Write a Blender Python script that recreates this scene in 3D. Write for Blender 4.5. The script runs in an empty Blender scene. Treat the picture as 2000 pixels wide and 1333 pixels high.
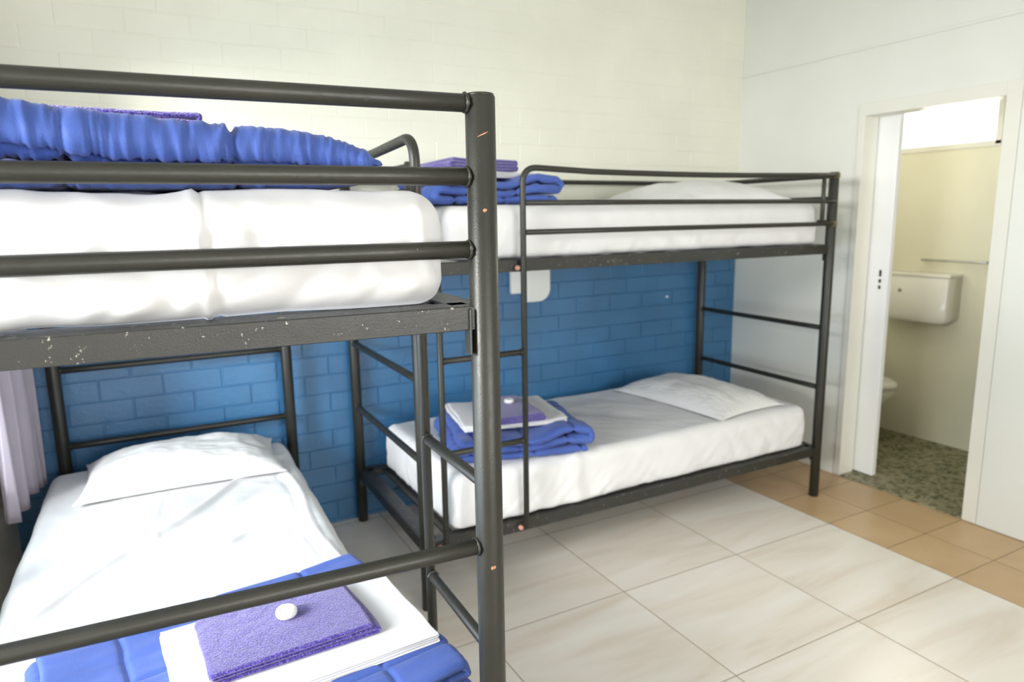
import bpy, bmesh, math, random
import numpy as np
from mathutils import Vector, Matrix

random.seed(4)
scene = bpy.context.scene
COL = scene.collection

# ------------------------------------------------------------------ camera
CAM = np.array([-3.466, -1.4587, 1.5092])
YAW, PITCH, ROLL, FPX = 0.4951, -0.1785, -0.0155, 1346.7
cy, sy, cp, sp = math.cos(YAW), math.sin(YAW), math.cos(PITCH), math.sin(PITCH)
fwd = np.array([sy*cp, cy*cp, sp]); rgt = np.array([cy, -sy, 0.0]); upv = np.cross(rgt, fwd)
r2 = math.cos(ROLL)*rgt + math.sin(ROLL)*upv; u2 = -math.sin(ROLL)*rgt + math.cos(ROLL)*upv
cd = bpy.data.cameras.new('camera'); cam = bpy.data.objects.new('camera', cd); COL.objects.link(cam)
cam.matrix_world = Matrix(((r2[0], u2[0], -fwd[0], CAM[0]), (r2[1], u2[1], -fwd[1], CAM[1]),
                           (r2[2], u2[2], -fwd[2], CAM[2]), (0, 0, 0, 1)))
cd.sensor_width = 36; cd.lens = FPX/2000*36; cd.clip_start = 0.05
cd.dof.use_dof = True; cd.dof.focus_distance = 1.22; cd.dof.aperture_fstop = 4.0
scene.camera = cam

# ------------------------------------------------------------------ world, lights, exposure
w = bpy.data.worlds.new('daylight'); scene.world = w; w.use_nodes = True
wb = w.node_tree.nodes['Background']; wb.inputs[0].default_value = (0.93, 0.97, 1.0, 1); wb.inputs[1].default_value = 2.0

def area(name, loc, rot, sx, sy_, power, color):
    l = bpy.data.lights.new(name, 'AREA'); l.shape = 'RECTANGLE'; l.size = sx; l.size_y = sy_
    l.energy = power; l.color = color
    o = bpy.data.objects.new(name, l); COL.objects.link(o); o.location = loc; o.rotation_euler = rot
    return o
H = math.pi/2
lw = area('window_daylight_left', (-6.2, -0.9, 2.1), (0, 0, 0), 1.2, 0.9, 230, (1.0, 0.98, 0.96))
lw.rotation_euler = Vector((1, 0.40, -0.28)).to_track_quat('-Z', 'Y').to_euler()
area('window_skylight_left', (-4.2, 0.3, 1.4), (0, -H, 0), 1.5, 2.05, 56, (0.70, 0.86, 1.0))
area('window_daylight_rear', (-2.2, -4.85, 1.55), (H, 0, 0), 2.8, 1.5, 150, (1.0, 0.99, 0.98))
area('bathroom_daylight', (1.35, 1.15, 2.1), (0, H, 0), 0.5, 0.7, 50, (1.0, 0.96, 0.85))

vs = scene.view_settings
scene.display_settings.display_device = 'sRGB'
vs.view_transform = 'Standard'; vs.look = 'None'; vs.gamma = 1; vs.use_curve_mapping = False
vs.exposure = 0.05

# ------------------------------------------------------------------ materials
def nt(name):
    m = bpy.data.materials.new(name); m.use_nodes = True
    return m, m.node_tree, m.node_tree.nodes['Principled BSDF']
def N(t, ty, **k):
    n = t.nodes.new(ty)
    for a, b in k.items(): setattr(n, a, b)
    return n
def ramp(t, fac, stops):
    r = N(t, 'ShaderNodeValToRGB'); e = r.color_ramp.elements
    while len(e) < len(stops): e.new(0.5)
    for i, (p, c) in enumerate(stops): e[i].position = p; e[i].color = (*c, 1)
    t.links.new(fac, r.inputs[0]); return r.outputs[0]
def noise(t, scale, detail=3, vec=None, rough=0.5):
    n = N(t, 'ShaderNodeTexNoise'); n.inputs['Scale'].default_value = scale
    n.inputs['Detail'].default_value = detail; n.inputs['Roughness'].default_value = rough
    if vec is not None: t.links.new(vec, n.inputs['Vector'])
    return n
def coords(t, scale=(1, 1, 1)):
    g = N(t, 'ShaderNodeNewGeometry'); mp = N(t, 'ShaderNodeMapping'); mp.inputs['Scale'].default_value = scale
    t.links.new(g.outputs['Position'], mp.inputs[0]); return mp.outputs[0]
def bump(t, bs, h, dist, strength=1):
    b = N(t, 'ShaderNodeBump'); b.inputs['Strength'].default_value = strength; b.inputs['Distance'].default_value = dist
    t.links.new(h, b.inputs['Height']); t.links.new(b.outputs[0], bs.inputs['Normal']); return b
def plain(name, c, rough=0.5, bscale=0, bdist=0.0005, var=0.0, spec=0.5):
    m, t, b = nt(name); b.inputs['Roughness'].default_value = rough; b.inputs['Specular IOR Level'].default_value = spec
    cc = coords(t)
    n = noise(t, 3.0, 3, cc)
    lo = tuple(x*(1-var) for x in c); hi = tuple(min(1, x*(1+var)) for x in c)
    t.links.new(ramp(t, n.outputs[0], [(0.3, lo), (0.7, hi)]), b.inputs['Base Color'])
    if bscale: bump(t, b, noise(t, bscale, 4, cc).outputs[0], bdist)
    return m

M = {}
M['cream'] = plain('cream_painted_brick', (0.77, 0.77, 0.66), 0.45, 60, 0.001, 0.03)
M['blue'] = plain('blue_painted_brick', (0.028, 0.145, 0.31), 0.42, 70, 0.0015, 0.16, 0.9)
M['panel'] = plain('white_painted_board', (0.79, 0.80, 0.74), 0.5, 25, 0.0005, 0.02)
M['leftwall'] = plain('beige_painted_wall', (0.84, 0.78, 0.66), 0.5, 25, 0.0005, 0.02)
M['trim'] = plain('white_gloss_trim', (0.80, 0.79, 0.71), 0.35, 0, 0, 0.02)
M['door'] = plain('white_door_paint', (0.93, 0.94, 0.93), 0.35, 0, 0, 0.01)
M['ceiling'] = plain('white_ceiling', (0.86, 0.86, 0.83), 0.8, 0, 0, 0.01)
M['bath'] = plain('bathroom_wall_paint', (0.80, 0.77, 0.60), 0.5, 0, 0, 0.02)
M['ceramic'] = plain('white_ceramic', (0.86, 0.84, 0.76), 0.12, 0, 0, 0.01)
M['plastic'] = plain('white_plastic', (0.84, 0.84, 0.80), 0.35, 0, 0, 0.01)
M['black'] = plain('dark_recess', (0.03, 0.03, 0.03), 0.5)
M['copper'] = plain('raw_weld_metal', (0.48, 0.25, 0.18), 0.5, 300, 0.001, 0.2)
M['chip'] = plain('chipped_paint_orange', (0.55, 0.24, 0.12), 0.6, 0, 0, 0.2)
M['brass'] = plain('aged_brass_cap', (0.16, 0.13, 0.06), 0.4, 0, 0, 0.2)
M['chrome'] = plain('brushed_metal', (0.5, 0.5, 0.48), 0.3); M['chrome'].node_tree.nodes['Principled BSDF'].inputs['Metallic'].default_value = 0.9

def metal(name, c, fleck):
    m, t, b = nt(name); cc = coords(t)
    b.inputs['Metallic'].default_value = 0.35
    b.inputs['Specular IOR Level'].default_value = 0.75
    big = noise(t, 6, 2, cc); fine = noise(t, 210, 3, cc, 0.7); mid = noise(t, 45, 3, cc)
    mul = N(t, 'ShaderNodeMath', operation='MULTIPLY'); t.links.new(fine.outputs[0], mul.inputs[0]); t.links.new(mid.outputs[0], mul.inputs[1])
    f = ramp(t, mul.outputs[0], [(fleck, (0, 0, 0)), (fleck+0.035, (1, 1, 1))])
    base = ramp(t, big.outputs[0], [(0.3, tuple(x*0.85 for x in c)), (0.7, tuple(x*1.2 for x in c))])
    mx = N(t, 'ShaderNodeMix', data_type='RGBA'); t.links.new(f, mx.inputs[0]); t.links.new(base, mx.inputs[6]); mx.inputs[7].default_value = (0.42, 0.40, 0.33, 1)
    t.links.new(mx.outputs[2], b.inputs['Base Color'])
    t.links.new(ramp(t, mid.outputs[0], [(0.3, (0.38,)*3), (0.7, (0.46,)*3)]), b.inputs['Roughness'])
    bump(t, b, noise(t, 350, 2, cc).outputs[0], 0.0003)
    return m
M['metal'] = metal('charcoal_powder_coat', (0.025, 0.025, 0.019), 0.50)
M['worn'] = metal('scuffed_charcoal_beam', (0.029, 0.029, 0.025), 0.372)

def cloth(name, c, rough=0.85, weave=900, wd=0.0003, sheen=0.2, var=0.05):
    m, t, b = nt(name); cc = coords(t)
    b.inputs['Roughness'].default_value = rough; b.inputs['Sheen Weight'].default_value = sheen*.4
    b.inputs['Specular IOR Level'].default_value = 0.25
    n = noise(t, 7, 3, cc)
    t.links.new(ramp(t, n.outputs[0], [(0.3, tuple(x*(1-var) for x in c)), (0.7, tuple(min(1, x*(1+var)) for x in c))]), b.inputs['Base Color'])
    bump(t, b, noise(t, weave, 2, cc).outputs[0], wd)
    return m
M['sheet'] = cloth('white_cotton', (0.75, 0.75, 0.75), 0.85, 700, 0.0002, 0.1, 0.012)
M['pillow'] = cloth('white_pillow_cotton', (0.76, 0.76, 0.745), 0.85, 500, 0.0003, 0.1, 0.012)
M['quilt'] = cloth('blue_quilt_cotton', (0.060, 0.112, 0.385), 0.62, 500, 0.0005, 0.35, 0.08)
M['curtain'] = cloth('pale_lilac_curtain', (0.43, 0.39, 0.45), 0.9, 400, 0.0003, 0.2, 0.03)
def towelmat():
    m, t, b = nt('purple_terry_towel'); cc = coords(t)
    b.inputs['Roughness'].default_value = 0.95; b.inputs['Sheen Weight'].default_value = 0.6; b.inputs['Specular IOR Level'].default_value = 0.1
    n = noise(t, 260, 3, cc, 0.6)
    t.links.new(ramp(t, n.outputs[0], [(0.35, (0.026, 0.014, 0.15)), (0.53, (0.080, 0.052, 0.33)), (0.70, (0.22, 0.17, 0.58))]), b.inputs['Base Color'])
    bump(t, b, n.outputs[0], 0.004, 1)
    return m
M['towel'] = towelmat()

def glassmat():
    m = bpy.data.materials.new('window_glass'); m.use_nodes = True; t = m.node_tree; t.nodes.clear()
    o = N(t, 'ShaderNodeOutputMaterial'); a = N(t, 'ShaderNodeBsdfTransparent'); g = N(t, 'ShaderNodeBsdfGlossy'); g.inputs['Roughness'].default_value = 0.02
    x = N(t, 'ShaderNodeMixShader'); f = N(t, 'ShaderNodeFresnel'); f.inputs[0].default_value = 1.3
    t.links.new(f.outputs[0], x.inputs[0]); t.links.new(a.outputs[0], x.inputs[1]); t.links.new(g.outputs[0], x.inputs[2]); t.links.new(x.outputs[0], o.inputs[0])
    return m
M['glass'] = glassmat()

def tilemat(name, ox, oy, tx, ty, cols, grout, rough, streak):
    m, t, b = nt(name)
    g = N(t, 'ShaderNodeNewGeometry'); s = N(t, 'ShaderNodeSeparateXYZ'); t.links.new(g.outputs['Position'], s.inputs[0])
    def mth(op, a, c=None, d=None):
        n = N(t, 'ShaderNodeMath', operation=op)
        for i, v in enumerate((a, c, d)):
            if v is None: continue
            if isinstance(v, (int, float)): n.inputs[i].default_value = v
            else: t.links.new(v, n.inputs[i])
        return n.outputs[0]
    ux = mth('DIVIDE', mth('SUBTRACT', s.outputs[0], ox), tx); uy = mth('DIVIDE', mth('SUBTRACT', s.outputs[1], oy), ty)
    def edge(u, sz):
        f = mth('FRACT', u); d = mth('MINIMUM', f, mth('SUBTRACT', 1.0, f)); return mth('MULTIPLY', d, sz)
    d = mth('MINIMUM', edge(ux, tx), edge(uy, ty))
    line = mth('LESS_THAN', d, 0.0020)
    cell = N(t, 'ShaderNodeCombineXYZ'); t.links.new(mth('FLOOR', ux), cell.inputs[0]); t.links.new(mth('FLOOR', uy), cell.inputs[1])
    wn = N(t, 'ShaderNodeTexWhiteNoise'); t.links.new(cell.outputs[0], wn.inputs['Vector'])
    add = N(t, 'ShaderNodeVectorMath', operation='MULTIPLY_ADD'); t.links.new(wn.outputs['Color'], add.inputs[0]); add.inputs[1].default_value = (9, 9, 9); t.links.new(coords(t, streak), add.inputs[2])
    n = noise(t, 1.0, 4, add.outputs[0], 0.55); n.inputs['Distortion'].default_value = 0.6
    c = ramp(t, n.outputs[0], cols)
    mx = N(t, 'ShaderNodeMix', data_type='RGBA'); t.links.new(line, mx.inputs[0]); t.links.new(c, mx.inputs[6]); mx.inputs[7].default_value = (*grout, 1)
    t.links.new(mx.outputs[2], b.inputs['Base Color'])
    t.links.new(mth('MULTIPLY_ADD', line, 0.4, rough), b.inputs['Roughness'])
    bump(t, b, mth('MINIMUM', d, 0.003), 0.4, 0.5)
    return m
M['tile'] = tilemat('beige_marbled_tile', -0.6, 0.0, 0.627, 0.60, [(0.28, (0.70, 0.61, 0.50)), (0.46, (0.79, 0.73, 0.64)), (0.66, (0.84, 0.80, 0.73))], (0.33, 0.26, 0.18), 0.30, (1.3, 7, 1))
M['tan'] = tilemat('tan_border_tile', -0.6, 0.0, 0.2945, 0.30, [(0.3, (0.50, 0.33, 0.17)), (0.7, (0.60, 0.42, 0.23))], (0.20, 0.14, 0.08), 0.33, (3, 3, 1))
def carpet():
    m, t, b = nt('green_patterned_vinyl'); cc = coords(t)
    v = N(t, 'ShaderNodeTexVoronoi'); v.inputs['Scale'].default_value = 24; t.links.new(cc, v.inputs['Vector'])
    n = noise(t, 26, 3, cc); n.inputs['Distortion'].default_value = 1.5
    a = N(t, 'ShaderNodeMath', operation='MULTIPLY_ADD'); t.links.new(v.outputs['Distance'], a.inputs[0]); a.inputs[1].default_value = 0.35; t.links.new(n.outputs[0], a.inputs[2])
    t.links.new(ramp(t, a.outputs[0], [(0.45, (0.06, 0.07, 0.035)), (0.58, (0.15, 0.15, 0.08)), (0.75, (0.34, 0.31, 0.20))]), b.inputs['Base Color'])
    b.inputs['Roughness'].default_value = 0.6
    return m
M['vinyl'] = carpet()

# ------------------------------------------------------------------ helpers
def link(name, me, mat, parent=None, smooth=False):
    o = bpy.data.objects.new(name, me); COL.objects.link(o)
    if parent is not None: o.parent = parent
    mats = mat if isinstance(mat, (list, tuple)) else [mat]
    for k in mats: me.materials.append(M[k])
    if smooth: me.polygons.foreach_set('use_smooth', [True]*len(me.polygons))
    me.update(); return o
def mesh(name, verts, faces, mat, parent=None, smooth=False, mi=None):
    me = bpy.data.meshes.new(name); me.from_pydata([tuple(v) for v in verts], [], [tuple(f) for f in faces])
    if mi is not None: me.polygons.foreach_set('material_index', mi)
    bm = bmesh.new(); bm.from_mesh(me); bmesh.ops.recalc_face_normals(bm, faces=bm.faces); bm.to_mesh(me); bm.free()
    return link(name, me, mat, parent, smooth)
def frombm(name, bm, mat, parent=None, smooth=False, bevel=0.0, seg=2):
    me = bpy.data.meshes.new(name)
    if bevel:
        bmesh.ops.bevel(bm, geom=list(bm.edges), offset=bevel, segments=seg, profile=0.5, affect='EDGES', clamp_overlap=True)
    bmesh.ops.recalc_face_normals(bm, faces=bm.faces)
    bm.to_mesh(me); bm.free()
    return link(name, me, mat, parent, smooth)
def addbox(bm, x0, x1, y0, y1, z0, z1, mtx=None):
    v = [bm.verts.new((x, y, z)) for x in (x0, x1) for y in (y0, y1) for z in (z0, z1)]
    if mtx is not None:
        for q in v: q.co = mtx @ q.co
    for f in ((0, 1, 3, 2), (4, 6, 7, 5), (0, 4, 5, 1), (2, 3, 7, 6), (0, 2, 6, 4), (1, 5, 7, 3)):
        bm.faces.new([v[i] for i in f])
def box(name, x0, x1, y0, y1, z0, z1, mat, parent=None, bevel=0.0, seg=2):
    bm = bmesh.new(); addbox(bm, x0, x1, y0, y1, z0, z1)
    return frombm(name, bm, mat, parent, False, bevel, seg)
def boxes(name, lst, mat, parent=None, bevel=0.0):
    bm = bmesh.new()
    for b in lst: addbox(bm, *b)
    return frombm(name, bm, mat, parent, False, bevel)
def empty(name, loc, label, cat, group=None):
    o = bpy.data.objects.new(name, None); COL.objects.link(o); o.location = loc; o.empty_display_size = 0.1
    tag(o, label, cat, group); return o
def tag(o, label=None, cat=None, group=None, kind=None):
    if label: o['label'] = label
    if cat: o['category'] = cat
    if group: o['group'] = group
    if kind: o['kind'] = kind
    return o
def S(o): o['kind'] = 'structure'; return o
def origin(o, loc):           # move the object origin without moving the mesh
    loc = Vector(loc); o.data.transform(Matrix.Translation(-loc)); o.location = loc; return o
def child_fix(root):          # children were built in world space: cancel the root's location
    for c in root.children:
        if c.type == 'MESH': c.data.transform(Matrix.Translation(-Vector(root.location)))
        for g in c.children:
            if g.type == 'MESH': g.data.transform(Matrix.Translation(-Vector(root.location)))

def ring_frames(P):
    P = [np.array(p, float) for p in P]; T = []
    for i in range(len(P)):
        a = P[max(i-1, 0)]; b = P[min(i+1, len(P)-1)]; d = b-a; T.append(d/np.linalg.norm(d))
    ref = np.array([0, 0, 1.0]) if abs(T[0][2]) < 0.9 else np.array([1.0, 0, 0])
    n = ref-T[0]*np.dot(ref, T[0]); n /= np.linalg.norm(n); out = []
    for t in T:
        n = n-t*np.dot(n, t); n /= np.linalg.norm(n); out.append((n, np.cross(t, n)))
    return P, T, out
def tube_geo(P, r, seg=20, V=None, F=None, bev=0.0015):
    V = [] if V is None else V; F = [] if F is None else F
    P, T, fr = ring_frames(P)
    rings = [(P[0], fr[0], r-bev)] + [(P[0]+T[0]*bev, fr[0], r)]
    rings += [(P[i], fr[i], r) for i in range(1, len(P)-1)]
    rings += [(P[-1]-T[-1]*bev, fr[-1], r), (P[-1], fr[-1], r-bev)]
    base = len(V)
    for c, (n, b), rr in rings:
        for k in range(seg):
            a = 2*math.pi*k/seg; V.append(c+rr*(math.cos(a)*n+math.sin(a)*b))
    nr = len(rings)
    for i in range(nr-1):
        for k in range(seg):
            F.append((base+i*seg+k, base+i*seg+(k+1) % seg, base+(i+1)*seg+(k+1) % seg, base+(i+1)*seg+k))
    F.append(tuple(base+k for k in range(seg))); F.append(tuple(base+(nr-1)*seg+k for k in range(seg)))
    return V, F
def tube(name, P, r, mat='metal', parent=None, seg=20):
    V, F = tube_geo(P, r, seg); o = mesh(name, V, F, mat, parent, True)
    for p in o.data.polygons:
        if len(p.vertices) > 4: p.use_smooth = False
    return o
def bend(pts, rad, n=8):      # round the corners of a polyline
    pts = [np.array(p, float) for p in pts]; out = [pts[0]]
    for a, b, c in zip(pts, pts[1:], pts[2:]):
        u = (a-b)/np.linalg.norm(a-b); v = (c-b)/np.linalg.norm(c-b)
        p0 = b+u*rad; p1 = b+v*rad
        for k in range(n+1):
            t = k/n; out.append((1-t)**2*p0+2*t*(1-t)*b+t*t*p1)
    out.append(pts[-1]); return out
def torus_geo(c, ax, R, r, V, F, seg=18, s2=6, wob=0.0):
    ax = np.array(ax, float); ax /= np.linalg.norm(ax)
    ref = np.array([0, 0, 1.0]) if abs(ax[2]) < 0.9 else np.array([1.0, 0, 0])
    n = ref-ax*np.dot(ref, ax); n /= np.linalg.norm(n); b = np.cross(ax, n); base = len(V); c = np.array(c, float)
    for i in range(seg):
        a = 2*math.pi*i/seg; d = math.cos(a)*n+math.sin(a)*b; rr = r*(1+wob*random.uniform(-1, 1))
        for k in range(s2):
            e = 2*math.pi*k/s2; V.append(c+d*(R+rr*math.cos(e))+ax*rr*math.sin(e))
    for i in range(seg):
        for k in range(s2):
            F.append((base+i*s2+k, base+i*s2+(k+1) % s2, base+((i+1) % seg)*s2+(k+1) % s2, base+((i+1) % seg)*s2+k))

# numpy gradient noise
_rng = np.random.RandomState(7); _perm = np.concatenate([_rng.permutation(256)]*3); _grad = _rng.randn(256, 3); _grad /= np.linalg.norm(_grad, axis=1)[:, None]
def pn(x, y, z=0.0):
    x, y, z = np.broadcast_arrays(np.asarray(x, float), np.asarray(y, float), np.asarray(z, float))
    xi, yi, zi = np.floor(x).astype(int), np.floor(y).astype(int), np.floor(z).astype(int)
    xf, yf, zf = x-xi, y-yi, z-zi; xi &= 255; yi &= 255; zi &= 255
    f = lambda t: t*t*t*(t*(t*6-15)+10)
    u, v, w_ = f(xf), f(yf), f(zf); tot = 0
    for a in (0, 1):
        for b in (0, 1):
            for c in (0, 1):
                h = _perm[_perm[_perm[(xi+a) & 255]+((yi+b) & 255)]+((zi+c) & 255)]
                g = _grad[h]; d = g[..., 0]*(xf-a)+g[..., 1]*(yf-b)+g[..., 2]*(zf-c)
                tot = tot+d*(u if a else 1-u)*(v if b else 1-v)*(w_ if c else 1-w_)
    return tot*1.6
def ridged(n): return 1-np.abs(n)*2.2

# ------------------------------------------------------------------ the room
XL, XR, YF, YB, ZC = -4.0, 0.0, -4.7, 1.85, 3.0
# floor: beige field and tan border
def floor():
    xb = -0.6
    V = [(XL-0.15, YF-0.1, 0), (xb, YF-0.1, 0), (xb, YB+0.1, 0), (XL-0.15, YB+0.1, 0), (0.0, YF-0.1, 0), (0.0, YB+0.1, 0)]
    Vb = [(x, y, -0.1) for x, y, _ in V]
    V += Vb
    F = [(0, 1, 2, 3), (1, 4, 5, 2), (6, 9, 8, 7), (7, 8, 11, 10), (0, 6, 7, 1), (1, 7, 10, 4), (4, 10, 11, 5), (5, 11, 8, 2), (2, 8, 9, 3), (3, 9, 6, 0)]
    return mesh('floor', V, F, ['tile', 'tan'], mi=[0, 1]+[0]*8)
S(floor())
S(box('ceiling', XL-0.15, XR+0.12, YF-0.1, YB+0.15, ZC, ZC+0.1, 'ceiling'))

# back wall with real brick courses
def brickwall():
    V, F, MI = [], [], []
    bw, bh = 0.24, 0.0930
    zsplit = 0.024+13*0.0930
    def quad(a, b, c, d, m): 
        i = len(V); V.extend([a, b, c, d]); F.append((i, i+1, i+2, i+3)); MI.append(m)
    k0 = -1
    for k in range(k0, 33):
        z0 = max(0, 0.024+k*bh); z1 = min(ZC, 0.024+(k+1)*bh)
        if z1-z0 < 0.01: continue
        m = 1 if z0 < zsplit-0.01 else 0
        g = 0.0045 if m else 0.0042; dp = 0.0045 if m else 0.0016
        off = -3.535+(0.0 if k % 2 else 0.12)
        j = math.floor((XL-0.1-off)/bw)
        while off+j*bw < XR+0.05:
            x0 = max(XL-0.1, off+j*bw); x1 = min(XR+0.1, off+(j+1)*bw); j += 1
            if x1-x0 < 0.01: continue
            jx = random.uniform(-.0012, .0012)*(1 if m else .5); y = YB-jx
            a, b_, c, d = (x0, YB+dp, z0), (x1, YB+dp, z0), (x1, YB+dp, z1), (x0, YB+dp, z1)
            ga = g*random.uniform(.7, 1.3)
            e, f, gg, h = (x0+ga, y, z0+g), (x1-ga, y, z0+g), (x1-ga, y, z1-g), (x0+ga, y, z1-g)
            q = 0.0022
            e0, f0, g0, h0 = [(p[0]+s1*q*-1, YB+dp, p[2]+s2*q*-1) for p, s1, s2 in ((e, 1, 1), (f, -1, 1), (gg, -1, -1), (h, 1, -1))]
            quad(e, f, gg, h, m)
            for p1, p2, q1, q2 in ((e0, f0, e, f), (f0, g0, f, gg), (g0, h0, gg, h), (h0, e0, h, e)): quad(p1, p2, q2, q1, m)
            for p1, p2, q1, q2 in ((a, b_, e0, f0), (b_, c, f0, g0), (c, d, g0, h0), (d, a, h0, e0)): quad(p1, p2, q2, q1, m)
    # the body behind the courses
    i = len(V); x0, x1 = XL-0.1, XR+0.1
    V.extend([(x0, YB+.006, 0), (x1, YB+.006, 0), (x1, YB+.006, ZC), (x0, YB+.006, ZC), (x0, YB+.15, 0), (x1, YB+.15, 0), (x1, YB+.15, ZC), (x0, YB+.15, ZC)])
    for f in ((0, 1, 2, 3), (4, 7, 6, 5), (0, 4, 5, 1), (3, 2, 6, 7), (0, 3, 7, 4), (1, 5, 6, 2)): F.append(tuple(i+k for k in f)); MI.append(0)
    me = bpy.data.meshes.new('wall_back'); me.from_pydata(V, [], F); me.polygons.foreach_set('material_index', MI)
    bm = bmesh.new(); bm.from_mesh(me); bmesh.ops.remove_doubles(bm, verts=bm.verts, dist=0.00005); bm.normal_update()
    for f in bm.faces:
        if f.calc_center_median().y < YB+0.005 and f.normal.y > 0: f.normal_flip()
    bm.to_mesh(me); bm.free()
    return link('wall_back', me, ['cream', 'blue'])
S(brickwall())

# left wall with the window
WY0, WY1, WZ0, WZ1 = -0.75, 1.36, 0.62, 2.10
S(boxes('wall_left', [(XL-.14, XL, YF-.1, WY0, 0, ZC), (XL-.14, XL, WY1, YB, 0, ZC), (XL-.14, XL, WY0, WY1, 0, WZ0), (XL-.14, XL, WY0, WY1, WZ1, ZC)], 'leftwall'))
def windowy(name, x, y0, y1, z0, z1, n, parts=True):
    fr = []
    a = 0.04
    fr += [(x-.06, x, y0, y1, z0, z0+a), (x-.06, x, y0, y1, z1-a, z1)]
    for k in range(n+1):
        yy = y0+(y1-y0-a)*k/n; fr.append((x-.06, x, yy, yy+a, z0, z1))
    o = S(boxes(name, fr, 'trim', None, 0.003))
    p = boxes('window_pane', [(x-.034, x-.03, y0+.02, y1-.02, z0+.02, z1-.02)], 'glass', o)
    return o
w1 = windowy('window_1', XL-0.03, WY0, WY1, WZ0, WZ1, 3)
box('window_sill', XL-.14, XL+.008, WY0-.03, WY1+.03, WZ0-.03, WZ0, 'trim', w1, 0.004)
# front wall (behind the camera) with a second window
FX0, FX1, FZ0, FZ1 = -3.6, -0.9, 0.9, 2.35
S(boxes('wall_front', [(XL-.14, FX0, YF-.12, YF, 0, ZC), (FX1, XR+.12, YF-.12, YF, 0, ZC), (FX0, FX1, YF-.12, YF, 0, FZ0), (FX0, FX1, YF-.12, YF, FZ1, ZC)], 'cream'))
a = .04
w2 = S(boxes('window_2', [(FX0, FX1, YF-.09, YF-.03, FZ0, FZ0+a), (FX0, FX1, YF-.09, YF-.03, FZ1-a, FZ1)]+[(FX0+(FX1-FX0-a)*k/3, FX0+(FX1-FX0-a)*k/3+a, YF-.09, YF-.03, FZ0, FZ1) for k in range(4)], 'trim', None, .003))
boxes('window_pane', [(FX0+.02, FX1-.02, YF-.062, YF-.058, FZ0+.02, FZ1-.02)], 'glass', w2)

# right wall: boards with the bathroom doorway
DY0, DY1, DZ, WT = 0.303, 0.984, 2.005, 0.11
S(boxes('wall_right', [(XR, XR+WT, YF, DY0-.002, 0, ZC), (XR, XR+WT, DY1+.002, YB+.02, 0, ZC), (XR, XR+WT, DY0-.002, DY1+.002, DZ+.002, ZC)], 'panel'))
S(boxes('trim_1', [(XR-.008, XR, YF, YB-.002, 2.342, 2.357)], 'panel', None, .002))      # horizontal cover strip
tr = S(boxes('trim_2', [(XR-.006, XR+WT+.004, DY0-.066, DY0, .004, DZ+.062)], 'trim', None, .002))
S(boxes('trim_3', [(XR-.006, XR+WT+.004, DY1, DY1+.035, .004, DZ+.062)], 'trim', None, .002))
S(boxes('trim_4', [(XR-.006, XR+WT+.004, DY0, DY1, DZ, DZ+.062)], 'trim', None, .002))
S(boxes('trim_5', [(XR-.0075, XR-.001, YF, DY0-.068, .002, 2.341)], 'panel', None, .002))   # board sheet right of the doorway

# sliding bathroom door, mostly open
d = S(boxes('door_1', [(XR+.122, XR+.158, .868, 1.68, .012, 2.05)], 'door', None, .003))
lt = boxes('door_latch', [(XR+.1195, XR+.1225, .905, .918, 1.085, 1.105), (XR+.1195, XR+.1225, .905, .918, 1.12, 1.14), (XR+.1195, XR+.1225, .905, .918, 1.155, 1.19)], 'black', d)

# bathroom
BX, BY0, BY1 = 1.04, -0.55, 1.78
S(boxes('floor_bathroom', [(XR+.0005, BX+.1, BY0, BY1, -0.1, 0.004)], 'vinyl'))
BWY0, BWY1, BWZ0, BWZ1 = .84, 1.60, 1.885, 2.17
S(boxes('wall_bathroom_back', [(BX, BX+.1, BY0, BWY0, 0, 2.6), (BX, BX+.1, BWY1, BY1, 0, 2.6), (BX, BX+.1, BWY0, BWY1, 0, BWZ0), (BX, BX+.1, BWY0, BWY1, BWZ1, 2.6)], 'bath'))
S(boxes('wall_bathroom_left', [(XR+WT, BX+.1, BY1, BY1+.1, 0, 2.6)], 'bath'))
S(boxes('wall_bathroom_right', [(XR+WT, BX+.1, BY0-.1, BY0, 0, 2.6)], 'bath'))
S(boxes('ceiling_bathroom', [(XR+WT, BX+.1, BY0-.1, BY1+.1, 2.6, 2.7)], 'ceiling'))
a = .025
w3 = S(boxes('window_3', [(BX-.012, BX+.05, BWY0-.01, BWY1+.01, BWZ0-.01, BWZ0+a), (BX-.012, BX+.05, BWY0-.01, BWY1+.01, BWZ1-a, BWZ1+.01), (BX-.012, BX+.05, BWY0-.01, BWY0+a, BWZ0, BWZ1), (BX-.012, BX+.05, BWY1-a, BWY1+.01, BWZ0, BWZ1)], 'trim', None, .003))
boxes('window_pane', [(BX+.02, BX+.024, BWY0+.01, BWY1-.01, BWZ0+.01, BWZ1-.01)], 'glass', w3)

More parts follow.
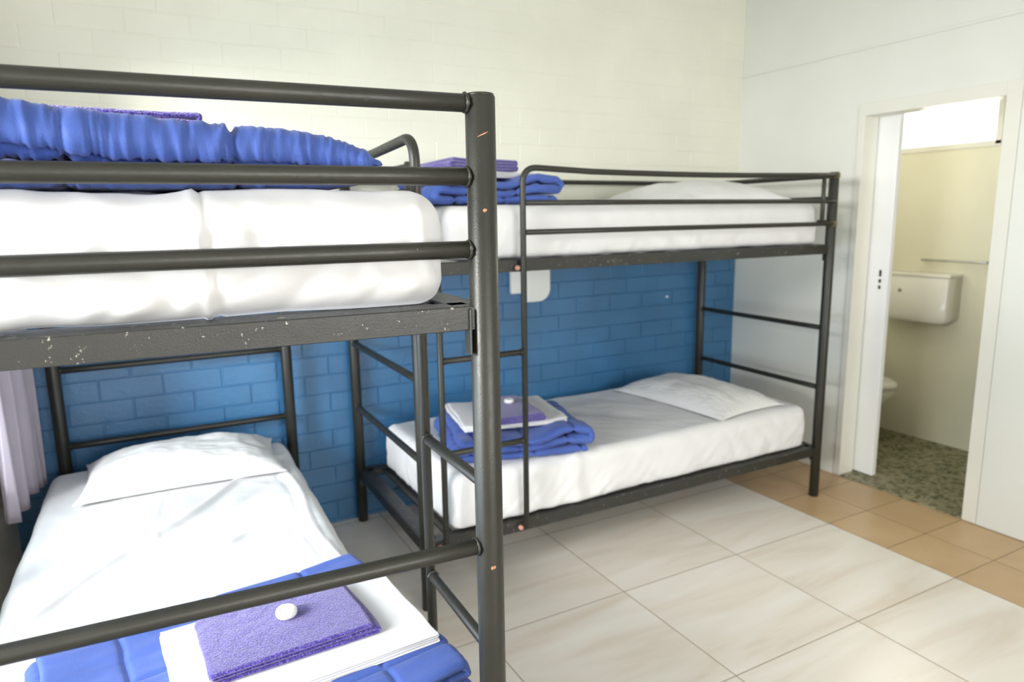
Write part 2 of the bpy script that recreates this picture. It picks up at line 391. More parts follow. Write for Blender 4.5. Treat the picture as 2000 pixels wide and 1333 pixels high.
# ------------------------------------------------------------------ bunk beds
def bunk(name, C, label, hb, seed, group='metal bunk beds'):
    """C: corner posts dict (u,w) -> xy ; u along the bed, w=0 the ladder side. hb: heights."""
    rnd = random.Random(seed)
    c = {k: np.array(v, float) for k, v in C.items()}
    ctr = sum(c.values())/4
    root = empty(name, (ctr[0], ctr[1], 0), label, 'bunk bed', group)
    L0 = c[(1, 0)]-c[(0, 0)]; len0 = np.linalg.norm(L0); du = L0/len0
    out = c[(0, 0)]-c[(0, 1)]; out = out-du*np.dot(out, du); out /= np.linalg.norm(out)
    P = lambda u, w, z: np.array([*((1-w)*((1-u)*c[(0, 0)]+u*c[(1, 0)])+w*((1-u)*c[(0, 1)]+u*c[(1, 1)])), z])
    R = 0.0245
    posts = {}
    for k, xy in c.items():
        o = tube('post', [(xy[0], xy[1], 0), (xy[0], xy[1], 0.8), (xy[0], xy[1], 1.700)], R, 'metal', root, 32)
        posts[k] = o
        tube('post_cap', [(xy[0], xy[1], 1.6985), (xy[0], xy[1], 1.7035)], R-.0015, 'metal', o, 32)
    def seg(a, b, ra=R-.002, rb=R-.002):
        d = b-a; d = d/np.linalg.norm(d); return a+d*ra, b-d*rb
    def weldring(V, F, a, d, r): torus_geo(a, d, r*0.98, .0032, V, F, 22, 6, .35)
    def rail(nm, a, b, r, weld=True, mat='metal', sag=0.0):
        p, q = seg(a, b); n = 6
        pts = [p+(q-p)*i/n-np.array([0, 0, sag*math.sin(math.pi*i/n)]) for i in range(n+1)]
        V, F = tube_geo(pts, r, 20)
        if weld:
            d = (q-p)/np.linalg.norm(q-p); weldring(V, F, p+d*.003, d, r); weldring(V, F, q-d*.003, d, r)
        return mesh(nm, V, F, mat, root, True)
    for u in (0, 1):
        for z in (hb['r1'], hb['r2'], hb['r3'], hb['e1'], hb['e2']):
            rail('end_rail', P(u, 0, z), P(u, 1, z), 0.0143 if u == 0 else 0.0135)
    for z in (hb['r1']+.004,):
        rail('back_rail', P(0, 1, z), P(1, 1, z), 0.0125)
    # angle-iron bed frames
    def frame(nm, zt, h, mat, fl=.052):
        bm = bmesh.new()
        for (a, b) in (((0, 0), (1, 0)), ((1, 0), (1, 1)), ((1, 1), (0, 1)), ((0, 1), (0, 0))):
            A = P(a[0], a[1], 0); B = P(b[0], b[1], 0); A2, B2 = seg(A, B, R-.004, R-.004)
            d = (B2-A2); l = np.linalg.norm(d); d /= l; nrm = np.array([-d[1], d[0], 0])
            if np.dot(np.array([ctr[0], ctr[1], 0])-A, nrm) < 0: nrm = -nrm
            m = Matrix(((d[0], nrm[0], 0, A2[0]), (d[1], nrm[1], 0, A2[1]), (0, 0, 1, 0), (0, 0, 0, 1)))
            addbox(bm, 0, l, -.010, -.004, zt-h, zt, m)
            addbox(bm, 0, l, -.004, fl, zt-.005, zt, m)
        fo = frombm(nm, bm, mat, root, False, .0012, 1)
        for k in range(11):
            u = (k+0.6)/11.2; a_, b_ = seg(P(u, 0, zt-.011), P(u, 1, zt-.011), .004, .004)
            d = b_-a_; l = np.linalg.norm(d); d /= l; bm = bmesh.new()
            m = Matrix(((d[0], -d[1], 0, a_[0]), (d[1], d[0], 0, a_[1]), (0, 0, 1, a_[2]), (0, 0, 0, 1)))
            addbox(bm, 0, l, -.019, .019, -.006, .004, m)
            frombm('slat', bm, 'metal', fo, False, .001, 1)
        # hook brackets by the posts
        for (u, w_) in ((0, 0), (1, 0), (0, 1), (1, 1)):
            A = P(u, w_, 0); s = 1 if u == 0 else -1
            toward = P(u, 1-w_, 0)-A; toward /= np.linalg.norm(toward)
            q = A+toward*(R+.008)
            d = toward; nn = np.array([-d[1], d[0], 0]); bm = bmesh.new()
            m = Matrix(((d[0], nn[0], 0, q[0]), (d[1], nn[1], 0, q[1]), (0, 0, 1, 0), (0, 0, 0, 1)))
            sgn = -1 if (np.dot(nn[:2], (A[:2]-ctr)) > 0) else 1
            addbox(bm, -.004, .0, min(-.016*sgn, .012*sgn), max(-.016*sgn, .012*sgn), zt-.082, zt-.003, m)
            frombm('hook_bracket', bm, 'metal', fo, False, .0015, 1)
        return fo
    uf = frame('upper_frame', hb['bt'], hb['bh'], 'worn'); lf = frame('lower_frame', hb['lt'], .046, 'worn')
    # ladder and guard rail (the inner ladder upright runs on into the guard rail)
    off = np.array([*out*0.036, 0]); A0 = np.array([*c[(0, 0)], 0])+off; D = np.array([du[0], du[1], 0])
    lad = tube('ladder', [A0+D*.070+np.array([0, 0, .262]), A0+D*.070+np.array([0, 0, .8]), A0+D*.070+np.array([0, 0, hb['bt']+.012])], .0118, 'metal', root, 18)
    for z in hb['rungs']:
        V, F = tube_geo([A0+D*.078+np.array([0, 0, z]), A0+D*.415+np.array([0, 0, z])], .0118, 16)
        torus_geo(A0+D*.085+np.array([0, 0, z]), D, .0118, .0028, V, F, 14, 6, .4); torus_geo(A0+D*.408+np.array([0, 0, z]), D, .0118, .0028, V, F, 14, 6, .4)
        mesh('ladder_rung', V, F, 'metal', lad, True)
    lu = 0.424; zt = hb['g1']
    end = len0-.095
    pts = bend([A0+D*lu+np.array([0, 0, .25]), A0+D*lu+np.array([0, 0, zt]), A0+D*(lu+.5)+np.array([0, 0, zt-.006])], .062, 10)[:-1]
    for k in range(1, 9):
        f = k/8; s = lu+.1+(len0-.0-lu-.1-.004)*f
        pts.append(A0*1+D*s-off*(max(0, f-.0)**2)*0.55+np.array([0, 0, zt-.013*math.sin(math.pi*min(1, .12+f*.88))-.002]))
    V, F = tube_geo(pts, .0118, 18)
    for z in (hb['g2'], hb['g3']):
        tube_geo([A0+D*(lu+.009)+np.array([0, 0, z]), A0+D*(len0*.5)-off*.2+np.array([0, 0, z+.001]), A0+D*(len0-.004)-off*.55+np.array([0, 0, z])], .0105, 16, V, F)
    tube_geo([A0+D*end-off*.5+np.array([0, 0, zt-.008]), A0+D*end-off*.5+np.array([0, 0, hb['g3']+.003])], .0105, 16, V, F)
    gr = mesh('guard_rail', V, F, 'metal', root, True)
    # clamp collars on the end post
    for z in (zt-.004, hb['g3']):
        V, F = [], []
        e = c[(1, 0)]
        tube_geo([(e[0], e[1], z-.012), (e[0], e[1], z+.012)], R+.0035, 24, V, F)
        mesh('clamp_collar', V, F, 'brass', gr, True)
    # raw-metal bolts where ladder meets frames
    for s, z in ((lu, hb['bt']-.03), (lu, hb['lt']-.02), (.07, hb['lt']-.02), (.07, hb['bt']-.03)):
        q = A0+D*(s-.022)+np.array([0, 0, z])-off*.45
        tube('bolt', [q, q+np.array([*out*.014, 0])], .0095, 'copper', root, 12)
    return root, posts, P
HF = dict(r1=1.686, r2=1.572, r3=1.455, e1=.917, e2=.60, bt=1.346, bh=.046, lt=.275, rungs=(.988, .628), g1=1.690, g2=1.560, g3=1.450)
HN = dict(r1=1.688, r2=1.574, r3=1.457, e1=.931, e2=.615, bt=1.364, bh=.040, lt=.285, rungs=(1.003, .658), g1=1.684, g2=1.565, g3=1.455)
far, fp, FP = bunk('bunk_bed', {(0, 0): (-2.590, .885), (1, 0): (-.370, .870), (0, 1): (-2.578, 1.806), (1, 1): (-.338, 1.800)},
                   'dark grey metal bunk bed standing along the blue brick wall, beside the bathroom doorway', HF, 1)
near, npst, NP = bunk('bunk_bed', {(0, 0): (-2.957, -.420), (1, 0): (-2.905, 1.765), (0, 1): (-3.885, -.363), (1, 1): (-3.800, 1.765)},
                      'dark grey metal bunk bed close in the foreground at left, under the window', HN, 2)
# chipped paint marks on the near post
def chips():
    x0, y0 = -2.957, -.420
    for z, w_, h, da, tilt in ((1.6385, .009, .0022, .15, .45), (1.520, .0035, .006, .18, .1), (.896, .0025, .007, .15, .15), (.897, .0025, .007, .32, .15)):
        base = math.atan2(CAM[1]-y0, CAM[0]-x0)+da; V, F = [], []; n = 8; R = .0248
        for i in range(n+1):
            f = i/n-.5; hh = h*(1-(2*f)**2*.8)*random.uniform(.7, 1.2)
            a_ = base+f*w_*2/R; zz = z+f*w_*2*tilt
            for s in (-1, 1): V.append((x0+R*math.cos(a_), y0+R*math.sin(a_), zz+s*hh*.5))
            for s in (-1, 1): V.append((x0+(R-.001)*math.cos(a_), y0+(R-.001)*math.sin(a_), zz+s*hh*.5))
        for i in range(n):
            b = i*4; F += [(b, b+4, b+5, b+1), (b+2, b+3, b+7, b+6), (b, b+2, b+6, b+4), (b+1, b+5, b+7, b+3)]
        F += [(0, 1, 3, 2), (n*4, n*4+2, n*4+3, n*4+1)]
        mesh('paint_chip', V, F, 'chip', npst[(0, 0)], False)
chips()
child_fix(far); child_fix(near)

# ------------------------------------------------------------------ soft goods
def rbox(x0, x1, y0, y1, z0, z1, r, step, disp, rb=.016):
    """rounded box surface; disp(P,N)->offset along N"""
    lo, hi = np.array([x0, y0, z0]), np.array([x1, y1, z1]); n = np.maximum(2, np.ceil((hi-lo)/step).astype(int))
    idx = {}; V = []; F = []
    def vid(i, j, k):
        key = (i, j, k)
        if key not in idx: idx[key] = len(V); V.append(key)
        return idx[key]
    for ax in range(3):
        b, c = [q for q in range(3) if q != ax]
        for side in (0, n[ax]):
            for i in range(n[b]):
                for j in range(n[c]):
                    q = []
                    for di, dj in ((0, 0), (1, 0), (1, 1), (0, 1)):
                        key = [0, 0, 0]; key[ax] = side; key[b] = i+di; key[c] = j+dj; q.append(vid(*key))
                    F.append(q)
    G = np.array(V, float)/n*(hi-lo)+lo
    rr = np.tile(np.minimum(r, (hi-lo)/2*.98), (len(G), 1)); rr[:, 2] = np.where(G[:, 2] < (z0+z1)/2, np.minimum(rb, rr[:, 2]), rr[:, 2])
    Q = np.clip(G, lo+rr, hi-rr); D = (G-Q)/rr
    D = np.sign(D)*np.abs(D)  # in [-1,1]
    nn = np.linalg.norm(D, axis=1)[:, None]; mx = np.abs(D).max(axis=1)[:, None]
    U = D/np.maximum(nn, 1e-9)
    Pp = Q+U*rr*np.minimum(1, mx)
    N_ = U
    return Pp+N_*disp(Pp, N_)[:, None], F
def mattress(name, bx, label, parentloc, yaw=0, seed=0, ridges=(), wr=1.0, step=.011, group='mattresses in white fitted sheets', crease=(), swoop=False, rb=.016):
    x0, x1, y0, y1, z0, z1 = bx; o3 = seed*7.3
    def disp(P, N_):
        x, y, z = P.T; top = np.clip(N_[:, 2], 0, 1); side = 1-np.abs(N_[:, 2])
        d = .004*pn(x*2.2+o3, y*2.2, z*2+o3)+.003*wr*pn(x*7+o3, y*7, z*6)
        qx = s_warp = .03*pn(x*5+o3, y*5+z*5, 1.)
        al = np.abs(N_[:, 1]); s = np.where(al > .5, x, y)      # run along the side
        s = s+qx
        t0 = np.clip((z-z0)/(z1-z0), 0, 1)
        pull = pn(s*7+(t0-.5)*1.2+o3, t0*1.1, o3); pull2 = pn(s*15-(t0-.5)*3+o3, t0*1.5, o3+5)
        d = d+side*wr*((.010*(np.abs(pull)-.25)+.005*(np.abs(pull2)-.25))*(.35+1.0*(1-t0)**1.2)+.0035*pn(s*3, t0*2, 4.))
        t = np.clip((z-z0)/(z1-z0), 0, 1)
        for (xc, amp, wd) in crease:       # the ironed fold that runs over the end of the mattress
            d = d+amp*np.exp(-((x-xc-.012*(1-t))/wd)**2)
        if swoop:                          # slack folds hanging near the foot-end corners
            fr = np.clip(-N_[:, 1], 0, 1)
            for (xa, za, xb, zb, amp, wd, cv) in ((-3.60, .085, -3.42, .030, .007, .012, .02), (-3.50, .10, -3.40, .02, -.004, .016, -.02), (-3.66, .055, -3.60, .005, .006, .011, .01), (-3.30, .165, -3.27, .09, -.006, .012, .0), (-3.12, .075, -3.03, .035, .006, .010, .012), (-3.03, .17, -3.005, .03, .006, .009, .006), (-3.20, .17, -3.13, .11, -.004, .012, .0)):
                ab = np.array([xb-xa, zb-za]); L = np.hypot(*ab); u = ((x-xa)*ab[0]+(z-z0-za)*ab[1])/L; v = ((x-xa)*-ab[1]+(z-z0-za)*ab[0])/L
                v = v+cv*4*(u/L)*(1-u/L)
                d = d+fr*amp*np.exp(-(v/wd)**2)*np.clip(np.minimum(u, L-u)/.025+.4, 0, 1)
        d = d+side*.004*(1-t)**3
        d = d+side*.006*np.sin(math.pi*t)
        d = d+top*wr*.0016*np.clip(ridged(pn(x*6+y*9+o3, y*3-x*3, o3)), 0, 1)**2
        for (ax_, ay, bx_, by, amp, wd) in ridges:
            ab = np.array([bx_-ax_, by-ay]); L = np.hypot(*ab); u = ((x-ax_)*ab[0]+(y-ay)*ab[1])/L; v = ((x-ax_)*-ab[1]+(y-ay)*ab[0])/L+.012*np.sin(u*9)
            d = d+amp*np.exp(-(v/wd)**2)*np.clip(np.minimum(u, L-u)/.12, 0, 1)*np.clip(N_[:, 2]+.6, 0, 1)
        return d
    V, F = rbox(x0, x1, y0, y1, z0, z1, .045, step, disp, rb)
    cx, cy_ = (x0+x1)/2, (y0+y1)/2; V = V-np.array([cx, cy_, z0])
    V2, F2 = rbox(x0+.03, x1-.03, y0+.03, y1-.03, z0+.02, z1-.03, .04, .06, lambda p, n: np.zeros(len(p)))
    root = empty(name, (cx, cy_, z0), label, 'mattress', group); root.rotation_euler = (0, 0, yaw)
    mesh('fitted_sheet', V, F, 'sheet', root, True)
    mesh('mattress_core', V2-np.array([cx, cy_, z0]), F2, 'pillow', root, True)
    return root
NYAW = -.030
mattress('mattress', (-3.855, -2.982, -.365, 1.68, 1.3655, 1.553), 'white sheeted mattress on the upper deck of the foreground bunk bed', None, -.022, 1,
         ((-3.5, -.45, -3.2, .1, -.004, .03),), 1.6, .008, crease=((-3.366, .0045, .0040), (-3.354, -.0035, .005)), swoop=True, rb=.040)
mattress('mattress', (-3.872, -2.975, -.355, 1.70, .288, .528), 'white sheeted mattress on the lower deck of the foreground bunk bed', None, -.022, 2,
         ((-3.95, .30, -3.0, 1.52, .016, .013), (-3.95, .12, -3.2, .82, .013, .012), (-3.92, .22, -3.4, .80, -.006, .012), (-3.9, .02, -3.05, 1.25, -.006, .03), (-3.47, -.3, -3.50, 1.3, .004, .005), (-3.045, 1.60, -3.02, -.2, .009, .010), (-3.075, 1.55, -3.05, -.2, -.004, .008)), 1.2)
mattress('mattress', (-2.46, -.415, .905, 1.775, 1.348, 1.553), 'white sheeted mattress on the upper deck of the far bunk bed by the blue wall', None, 0, 3)
mattress('mattress', (-2.455, -.42, .902, 1.775, .277, .500), 'white sheeted mattress on the lower deck of the far bunk bed by the blue wall', None, 0, 4, ((-1.95, .8, -1.8, 1.1, .01, .03), (-1.75, 1.7, -1.2, 1.1, -.006, .05)), 1.3)

def pillow(loc, yaw, lx, ly, h, label, seed, tilt=(0, 0)):
    n = 90; u, v = np.meshgrid(np.linspace(-1, 1, n), np.linspace(-1, 1, n), indexing='ij')
    cu = 1-np.abs(u)**2.6; cv = 1-np.abs(v)**2.6
    hh = (np.clip(cu, 0, 1)**.55)*(np.clip(cv, 0, 1)**.55)
    # sides pull in between the pointed corners
    X = u*lx/2*(1-.07*(1-v**2)*np.abs(u)); Y = v*ly/2*(1-.09*(1-u**2)*np.abs(v))
    W = .012*pn(u*1.5+seed, v*1.5, seed)+.006*pn(u*4+seed, v*4, 2.)
    rad = np.clip(np.abs(u*v), 0, 1)
    W2 = .007*rad*np.clip(ridged(pn(u*7-v*7+seed, u*2+v*2, 1.)), 0, 1)**2+.003*np.clip(ridged(pn(u*5+seed, v*9, 5.)), 0, 1)**2
    top = hh*h*.86+(W+W2)*hh**.5+.006; bot = np.maximum(0.0, .012-.012*hh)+0*hh
    bot = .010*(1-hh)**2
    top = np.maximum(top, bot+.003)
    V = np.concatenate([np.stack([X, Y, top], -1).reshape(-1, 3), np.stack([X, Y, bot], -1).reshape(-1, 3)])
    F = []; o = n*n
    I = lambda i, j: i*n+j
    for i in range(n-1):
        for j in range(n-1):
            F.append((I(i, j), I(i+1, j), I(i+1, j+1), I(i, j+1))); F.append((o+I(i, j), o+I(i, j+1), o+I(i+1, j+1), o+I(i+1, j)))
    for i in range(n-1):
        F += [(I(i, 0), o+I(i, 0), o+I(i+1, 0), I(i+1, 0)), (I(i, n-1), I(i+1, n-1), o+I(i+1, n-1), o+I(i, n-1)),
              (I(0, i), I(0, i+1), o+I(0, i+1), o+I(0, i)), (I(n-1, i), o+I(n-1, i), o+I(n-1, i+1), I(n-1, i+1))]
    ob = mesh('pillow', V, F, 'pillow', None, True); ob.location = loc; ob.rotation_euler = (tilt[0], tilt[1], yaw)
    tag(ob, label, 'pillow', 'white pillows'); return ob
pillow((-3.375, 1.47, .532), -.04, .72, .46, .125, 'white pillow below the grey headboard rails of the foreground bunk bed', 1.0)
pillow((-.82, 1.32, .502), H+.10, .78, .50, .115, 'white pillow on the lower mattress of the far bunk bed', 5.0)
pillow((-.88, 1.33, 1.557), H, .74, .72, .125, 'white pillow on the upper mattress of the far bunk bed', 9.0)

def folded(name, mat, layers, ulen, vlen, t, loc, yaw, label, cat, group, seam=None, wr=.003, wf=(9, 38), step=.006, fold0=1, warp=None, seed=0, shrink=.0, diag=0.5, soft=.25, edge=None, irr=.010, sph=None, cuts=()):
    """a cloth folded back and forth; u = fold direction (local x), v = local y."""
    path = []; nrm = []
    z = t/2; x = 0.0; dirn = fold0  # fold0=+1: first layer runs towards +u
    a, b = -ulen/2, ulen/2
    for k in range(layers):
        ins = shrink*random.uniform(0, 1)
        s0, s1 = (a, b) if dirn > 0 else (b, a)
        n = max(4, int(ulen/step))
        for i in range(n+1):
            xx = s0+(s1-s0)*i/n
            path.append((xx, z)); nrm.append((0, 1 if dirn > 0 else -1))
        if k < layers-1:
            m = 14; r = t/2
            for i in range(1, m):
                th = math.pi*i/m
                path.append((s1+dirn*math.sin(th)*r*1.1, z+r-math.cos(th)*r)); nrm.append((-math.sin(th), math.cos(th)*(1 if dirn > 0 else -1)*1.0))
            z += t
        dirn = -dirn
    path = np.array(path); nrm = np.array(nrm); nrm /= np.linalg.norm(nrm, axis=1)[:, None]
    ds = np.r_[0, np.cumsum(np.hypot(*np.diff(path, axis=0).T))]; Sx = ds[-1]
    nv = max(8, int(vlen/step)); vv = np.linspace(-vlen/2, vlen/2, nv+1)
    Sg, Vg = np.meshgrid(ds, vv, indexing='ij')
    e = edge or t*.55
    ev = np.sqrt(np.clip(1-(1-np.clip((vlen/2-np.abs(Vg))/e, 0, 1))**2, 0, 1))
    es = np.sqrt(np.clip(1-(1-np.clip(np.minimum(Sg, Sx-Sg)/(t*.5), 0, 1))**2, 0, 1))
    puff = np.ones_like(Sg)
    if seam:
        su, sv, wd = seam
        d1 = np.abs((Sg/su+.35) % 1-.5)*su if su else np.full_like(Sg, 9.)
        d2 = np.abs((Vg/sv+.5+(seed*.13 if sph is None else -sph/sv)) % 1-.5)*sv
        for c_ in cuts: d1 = np.minimum(d1, np.abs(Sg-c_-.004*np.sin(Vg*21)))
        dm = np.minimum(d1, d2)
        q = np.clip(dm/(wd*2.6), 0, 1); puff = .70+.30*np.sqrt(1-(1-q)**2)-.42*np.exp(-(dm/(wd*.42))**2)
    h = t/2*.99*puff
    wx = .02*pn(Sg*9+seed, Vg*9, seed+2.); wy = .024*pn(Sg*9+seed, Vg*9, seed+6.)
    w1_ = pn((Sg+wx)*wf[0]+(Vg+wy)*wf[1]*diag+seed, (Vg+wy)*wf[1]-(Sg+wx)*wf[0]*diag*.4, seed+1.)
    w2_ = pn(Sg*6+seed, Vg*6, seed+4.)
    w3_ = pn((Sg-wx)*wf[0]*1.9+seed, (Vg-wy)*wf[1]*1.8+Sg*wf[0], seed+9.)
    cr = wr*(np.clip(np.abs(w1_)*2.6, 0, 1.1)-.7)*(.75+.7*w2_)+wr*.45*(np.abs(w3_)*2-.4)
    if seam: cr = cr*(.65+.75*np.exp(-dm/.035))
    hT = (h+cr)*ev*es; hB = (h-cr*.2+wr*.5*pn(Sg*wf[0]+3, Vg*wf[1], seed+12.))*ev*es
    hT = np.maximum(hT, .0003); hB = np.maximum(hB, .0003)
    slump = soft*t*pn(Sg*0+path[:, 0][:, None]*5+seed, Vg*4, path[:, 1][:, None]*6)
    cx = path[:, 0][:, None]*(1+irr*2/ulen*pn(Vg*5+seed, path[:, 1][:, None]*60, seed))+irr*.6*pn(Vg*9, path[:, 1][:, None]*40, seed+3.); cz = path[:, 1][:, None]+slump*(path[:, 1][:, None]/max(z, t))
    # the cloth edges are not perfectly aligned layer to layer
    jit = .5*t*pn(path[:, 0][:, None]*4+seed, path[:, 1][:, None]*11/max(t*layers, .02)*.3, 2.+seed)
    Vp = Vg*(1+jit*2/vlen)
    def P3(s, hh): return np.stack([cx+s*nrm[:, 0][:, None]*hh, Vp, cz+s*nrm[:, 1][:, None]*hh], -1)
    A = P3(1, hT); B = P3(-1, hB); V = np.concatenate([A.reshape(-1, 3), B.reshape(-1, 3)])
    if warp is not None: V = warp(V)
    V[:, 2] = np.maximum(V[:, 2], .0)
    ni, nj = Sg.shape; o = ni*nj; F = []
    for i in range(ni-1):
        for j in range(nj-1):
            p = i*nj+j; F.append((p, p+nj, p+nj+1, p+1)); F.append((o+p, o+p+1, o+p+nj+1, o+p+nj))
    for i in range(ni-1):
        p = i*nj; F.append((p, o+p, o+p+nj, p+nj)); p += nj-1; F.append((p, p+nj, o+p+nj, o+p))
    for j in range(nj-1):
        F.append((j, j+1, o+j+1, o+j)); p = (ni-1)*nj+j; F.append((p, o+p, o+p+1, p+1))
    me = bpy.data.meshes.new(name); me.from_pydata(V.tolist(), [], F)
    ob = link(name, me, mat, None, True); ob.location = loc; ob.rotation_euler = (0, 0, yaw)
    tag(ob, label, cat, group); return ob

QG, SG, TG, BG = 'folded blue quilts', 'folded white sheets', 'folded purple towels', 'small wrapped soaps'
QS = (.20, .24, .030)
def bulge(V):
    V = V.copy(); g = np.exp(-((V[:, 0]-.21)/.10)**2); V[:, 2] *= 1+.10*g-.14*np.exp(-(V[:, 0]/.10)**2); return V
# --- foreground upper deck
def wedge(V):
    x = V[:, 1]; f = np.interp(x, [-.42, -.34, -.19, .03, .10, .30], [.66, .70, .76, .86, .93, 1.02]); V = V.copy()
    z = np.interp(V[:, 2], [0, .031, .062, .093, .124], [0, .022, .042, .085, .128])*f
    g = np.sqrt(np.clip(1-(1-np.clip((x+.425)/.16, 0, 1))**2, 0.02, 1)); zc = .030
    V[:, 2] = zc+(z-zc)*g; return V
folded('quilt', 'quilt', 4, .46, .84, .031, (-3.505, -.075, 1.556), H, 'thick folded blue quilt on the upper deck of the foreground bunk bed', 'quilt', QG, (0, .22, .012), .0056, (8, 44), .0042, -1, wedge, 3, 0, .95, .12, .02, .004, .035, (1.486,))
folded('towel', 'towel', 2, .30, .24, .011, (-3.50, .0, 1.672), .0, 'folded purple towel lying on the blue quilt of the foreground upper deck', 'towel', TG, None, .0015, (20, 20), .005, 1, None, 4, 0, .3, .2)
# --- foreground lower deck
folded('quilt', 'quilt', 4, .70, .58, .022, (-3.35, -.060, .535), .13, 'folded blue quilt under a white sheet on the foreground lower deck', 'quilt', QG, (.21, .26, .012), .0055, (7, 26), .005, 1, None, 6, .01, .5, .4)
folded('sheet', 'sheet', 4, .49, .34, .0055, (-3.240, -.058, .620), .07, 'white sheet folded flat under the purple towel on the foreground lower deck', 'sheet', SG, None, .0015, (7, 14), .007, 1, None, 7, 0, .4, .8)
folded('towel', 'towel', 3, .315, .222, .0095, (-3.262, -.045, .641), .05, 'folded purple towel with a round soap on it on the foreground lower deck', 'towel', TG, None, .0012, (18, 18), .004, 1, None, 8, 0, .3, .3)
# --- far lower deck
folded('quilt', 'quilt', 3, .56, .54, .033, (-2.04, 1.215, .503), -.24, 'folded blue quilt under a white sheet on the far lower deck', 'quilt', QG, (.21, .26, .02), .0085, (7, 21), .006, -1, bulge, 11, .01, .5, .6)
folded('sheet', 'sheet', 4, .46, .42, .006, (-2.045, 1.26, .610), -.22, 'white sheet folded on top of the blue quilt on the far lower deck', 'sheet', SG, None, .004, (5, 9), .009, 1, None, 12, 0, .4, 1.4)
folded('towel', 'towel', 3, .22, .36, .011, (-2.06, 1.20, .638), -.18, 'folded purple towel topped by a soap on the far lower deck', 'towel', TG, None, .0015, (12, 12), .008, 1, None, 13, 0, .3, .8)
# --- far upper deck
folded('quilt', 'quilt', 3, .50, .56, .036, (-2.17, 1.26, 1.558), -.03, 'folded blue quilt under a white sheet on the far upper deck', 'quilt', QG, (.21, .26, .02), .0085, (7, 21), .006, -1, bulge, 15, .01, .5, .6)
folded('sheet', 'sheet', 4, .40, .40, .006, (-2.15, 1.28, 1.664), .05, 'white sheet folded on top of the blue quilt on the far upper deck', 'sheet', SG, None, .002, (5, 9), .009, 1, None, 16, 0, .4, .8)
folded('towel', 'towel', 4, .31, .30, .012, (-2.21, 1.24, 1.692), .12, 'folded purple towel topping the pile on the far upper deck', 'towel', TG, None, .0015, (12, 12), .008, 1, None, 17, 0, .3, .8)

def soap(loc, label):
    n = 48; V = []; F = []
    prof = [(0, 0), (.012, 0), (.0175, .0015), (.0198, .007), (.0196, .014), (.0172, .0182), (.0125, .0192), (.0115, .0184), (.006, .0183), (0, .0183)]
    for r, z in prof:
        for k in range(n):
            a_ = 2*math.pi*k/n; rr = r+(.00035*math.cos(a_*24) if .012 < r else 0); V.append((1.12*rr*math.cos(a_), 1.12*rr*math.sin(a_), z))
    for i in range(len(prof)-1):
        for k in range(n): F.append((i*n+k, i*n+(k+1) % n, (i+1)*n+(k+1) % n, (i+1)*n+k))
    o = mesh('soap', V, F, 'plastic', None, True); o.location = loc; tag(o, label, 'soap', BG)
    bm = bmesh.new(); 
    for a_, w_ in ((-.004, .010), (0, .013), (.004, .009)): addbox(bm, -w_/2, w_/2, a_-.0007, a_+.0007, .0180, .01845)
    frombm('soap_stamp', bm, 'trim', o)
    return o
soap((-3.256, -.030, .6705), 'round white wrapped soap on the purple towel of the foreground lower deck')
soap((-2.035, 1.23, .673), 'round white wrapped soap on the purple towel of the far lower deck')

# ------------------------------------------------------------------ curtain
def curtain():
    n, m = 160, 40; V = []
    for i in range(n+1):
        f = i/n; yb = 1.34+(1.79-1.34)*f; xb = -3.945+(-3.895+3.945)*f
        for j in range(m+1):
            g = j/m; z = .485+g*1.80
            amp = .028*(1-.35*g); ph = f*2*math.pi*3.6+.5*math.sin(g*3+f*4)+.35*math.sin(f*2*math.pi*7.2+g)
            x = xb+amp*math.sin(ph)+.006*math.sin(f*40+g*5); y = yb+.012*math.cos(ph)+.004*math.sin(g*9)
            V.append((max(x, XL+.012), min(y, YB-.012), z-.012*math.sin(f*9)*(1-g)))
    F = [(i*(m+1)+j, (i+1)*(m+1)+j, (i+1)*(m+1)+j+1, i*(m+1)+j+1) for i in range(n) for j in range(m)]
    o = mesh('curtain', V, F, 'curtain', None, True)
    md = o.modifiers.new('thickness', 'SOLIDIFY'); md.thickness = .003
    return o
cu = curtain(); tag(cu, 'pale lilac curtain gathered at the left edge between window and blue wall', 'curtain')
rod = tube('curtain_rod', [(XL+.05, -1.3, 2.30), (XL+.05, 0, 2.30), (XL+.05, 1.80, 2.30)], .012, 'trim')
tag(rod, 'white curtain rod above the left window', 'curtain rod')

# ------------------------------------------------------------------ wall fittings
# white fitting behind the ladder of the far bunk
wf_ = empty('wall_fitting', (-1.57, YB-.004, 1.13), 'white plastic wall fitting with rounded cover on the blue wall behind the ladder', 'wall fitting')
box('mounting_plate', -.125, -.045, -.028, -.0005, -.035, .092, 'plastic', wf_, .004)
def cover():
    bm = bmesh.new(); pts = [(-.035, .125), (-.035, -.060)]
    for k in range(13):
        a_ = -math.pi/2+k/12*math.pi/2; pts.append((.040+.072*math.cos(a_), -.015+.070*math.sin(a_)))
    pts.append((.112, .125))
    pts[1] = (-.035, -.085)
    f = bm.faces.new([bm.verts.new((x, -.0005, z)) for x, z in pts]); r = bmesh.ops.extrude_face_region(bm, geom=[f])
    bmesh.ops.translate(bm, verts=[v for v in r['geom'] if isinstance(v, bmesh.types.BMVert)], vec=(0, -.045, 0))
    return frombm('rounded_cover', bm, 'plastic', wf_, False, .006)
cover()
kn = tube('wall_hook', [(-.582, YB, 1.004), (-.582, YB-.006, 1.004), (-.582, YB-.014, 1.004)], .007, 'plastic')
tag(kn, 'tiny white round hook on the blue wall above the far lower pillow', 'hook')

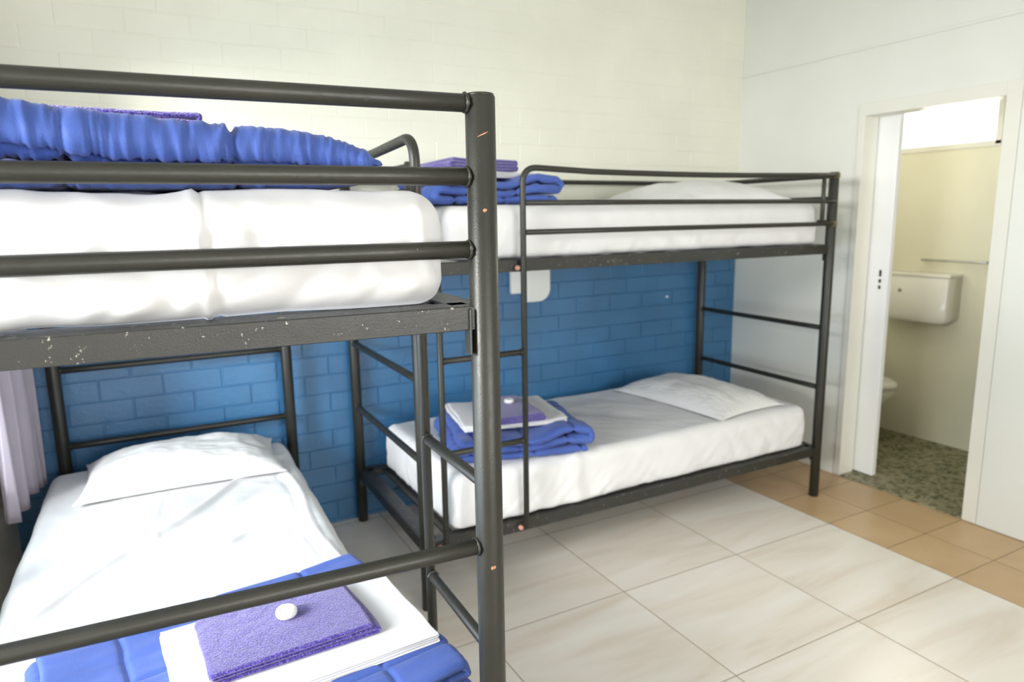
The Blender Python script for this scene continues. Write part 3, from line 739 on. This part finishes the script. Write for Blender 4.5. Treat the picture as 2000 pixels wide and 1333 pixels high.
# ------------------------------------------------------------------ bathroom things
ci = empty('cistern', (BX, 1.20, .80), 'cream white box cistern with rounded corners on the bathroom wall', 'cistern')
def cist():
    bm = bmesh.new(); pts = []
    w_, h_ = .225, .30
    for (cxx, cz, a0, r) in ((w_-.05, .05, -90, .05), (w_-.02, h_-.02, 0, .02), (-w_+.02, h_-.02, 90, .02), (-w_+.05, .05, 180, .05)):
        for k in range(7):
            a_ = math.radians(a0+15*k); pts.append((cxx+r*math.cos(a_), cz+r*math.sin(a_)))
    vs = []
    for x, s, dz in ((-.0005, 1, 0), (-.10, 1, 0), (-.125, .985, .002), (-.135, .94, .006)):
        vs.append([bm.verts.new((x, y*s, (z-.15)*s+.15)) for y, z in pts])
    for r0, r1 in zip(vs, vs[1:]):
        for i in range(len(pts)): bm.faces.new((r0[i], r0[(i+1) % len(pts)], r1[(i+1) % len(pts)], r1[i]))
    bm.faces.new(vs[0]); bm.faces.new(vs[-1])
    frombm('cistern_body', bm, 'ceramic', ci, True)
cist()
box('cistern_lid', -.142, -.0005, -.23, .23, .292, .315, 'ceramic', ci, .006)
tube('flush_button', [(-.133, .085, .20), (-.142, .085, .20)], .011, 'chrome', ci, 16)
rl = empty('towel_rail', (BX, 1.02, 1.195), 'thin pale rail fixed to the bathroom wall above the cistern', 'rail')
tube('rail_bar', [(-.04, -.20, 0), (-.04, 0, 0), (-.04, .20, 0)], .007, 'chrome', rl, 12)
for s in (-.19, .19): tube('rail_bracket', [(-.0005, s, 0), (-.04, s, 0)], .009, 'trim', rl, 12)

def toilet():
    root = empty('toilet', (.70, 1.42, .004), 'cream white toilet bowl half hidden behind the sliding door in the bathroom', 'toilet')
    def loft(rows, name, mat, n=32):
        V = []; F = []
        for (z, yc, a_, b) in rows:
            for k in range(n):
                t = 2*math.pi*k/n; V.append((a_*math.cos(t), yc+b*math.sin(t)*(1.0 if math.sin(t) < 0 else .8), z))
        for i in range(len(rows)-1):
            for k in range(n): F.append((i*n+k, i*n+(k+1) % n, (i+1)*n+(k+1) % n, (i+1)*n+k))
        F.append(tuple(range(n))); F.append(tuple((len(rows)-1)*n+k for k in range(n)))
        return mesh(name, V, F, mat, root, True)
    loft([(0, .06, .105, .14), (.03, .06, .10, .135), (.12, .05, .085, .12), (.20, .02, .11, .16), (.27, 0, .15, .21), (.33, -.01, .172, .25), (.375, -.01, .178, .262)], 'toilet_bowl', 'ceramic')
    loft([(.378, -.01, .176, .262), (.383, -.01, .186, .274), (.400, -.01, .186, .274), (.415, -.01, .178, .264), (.422, -.01, .15, .23)], 'toilet_seat', 'ceramic')
    box('toilet_pan_outlet', -.07, .07, .15, .33, .05, .34, 'ceramic', root, .02)
toilet()
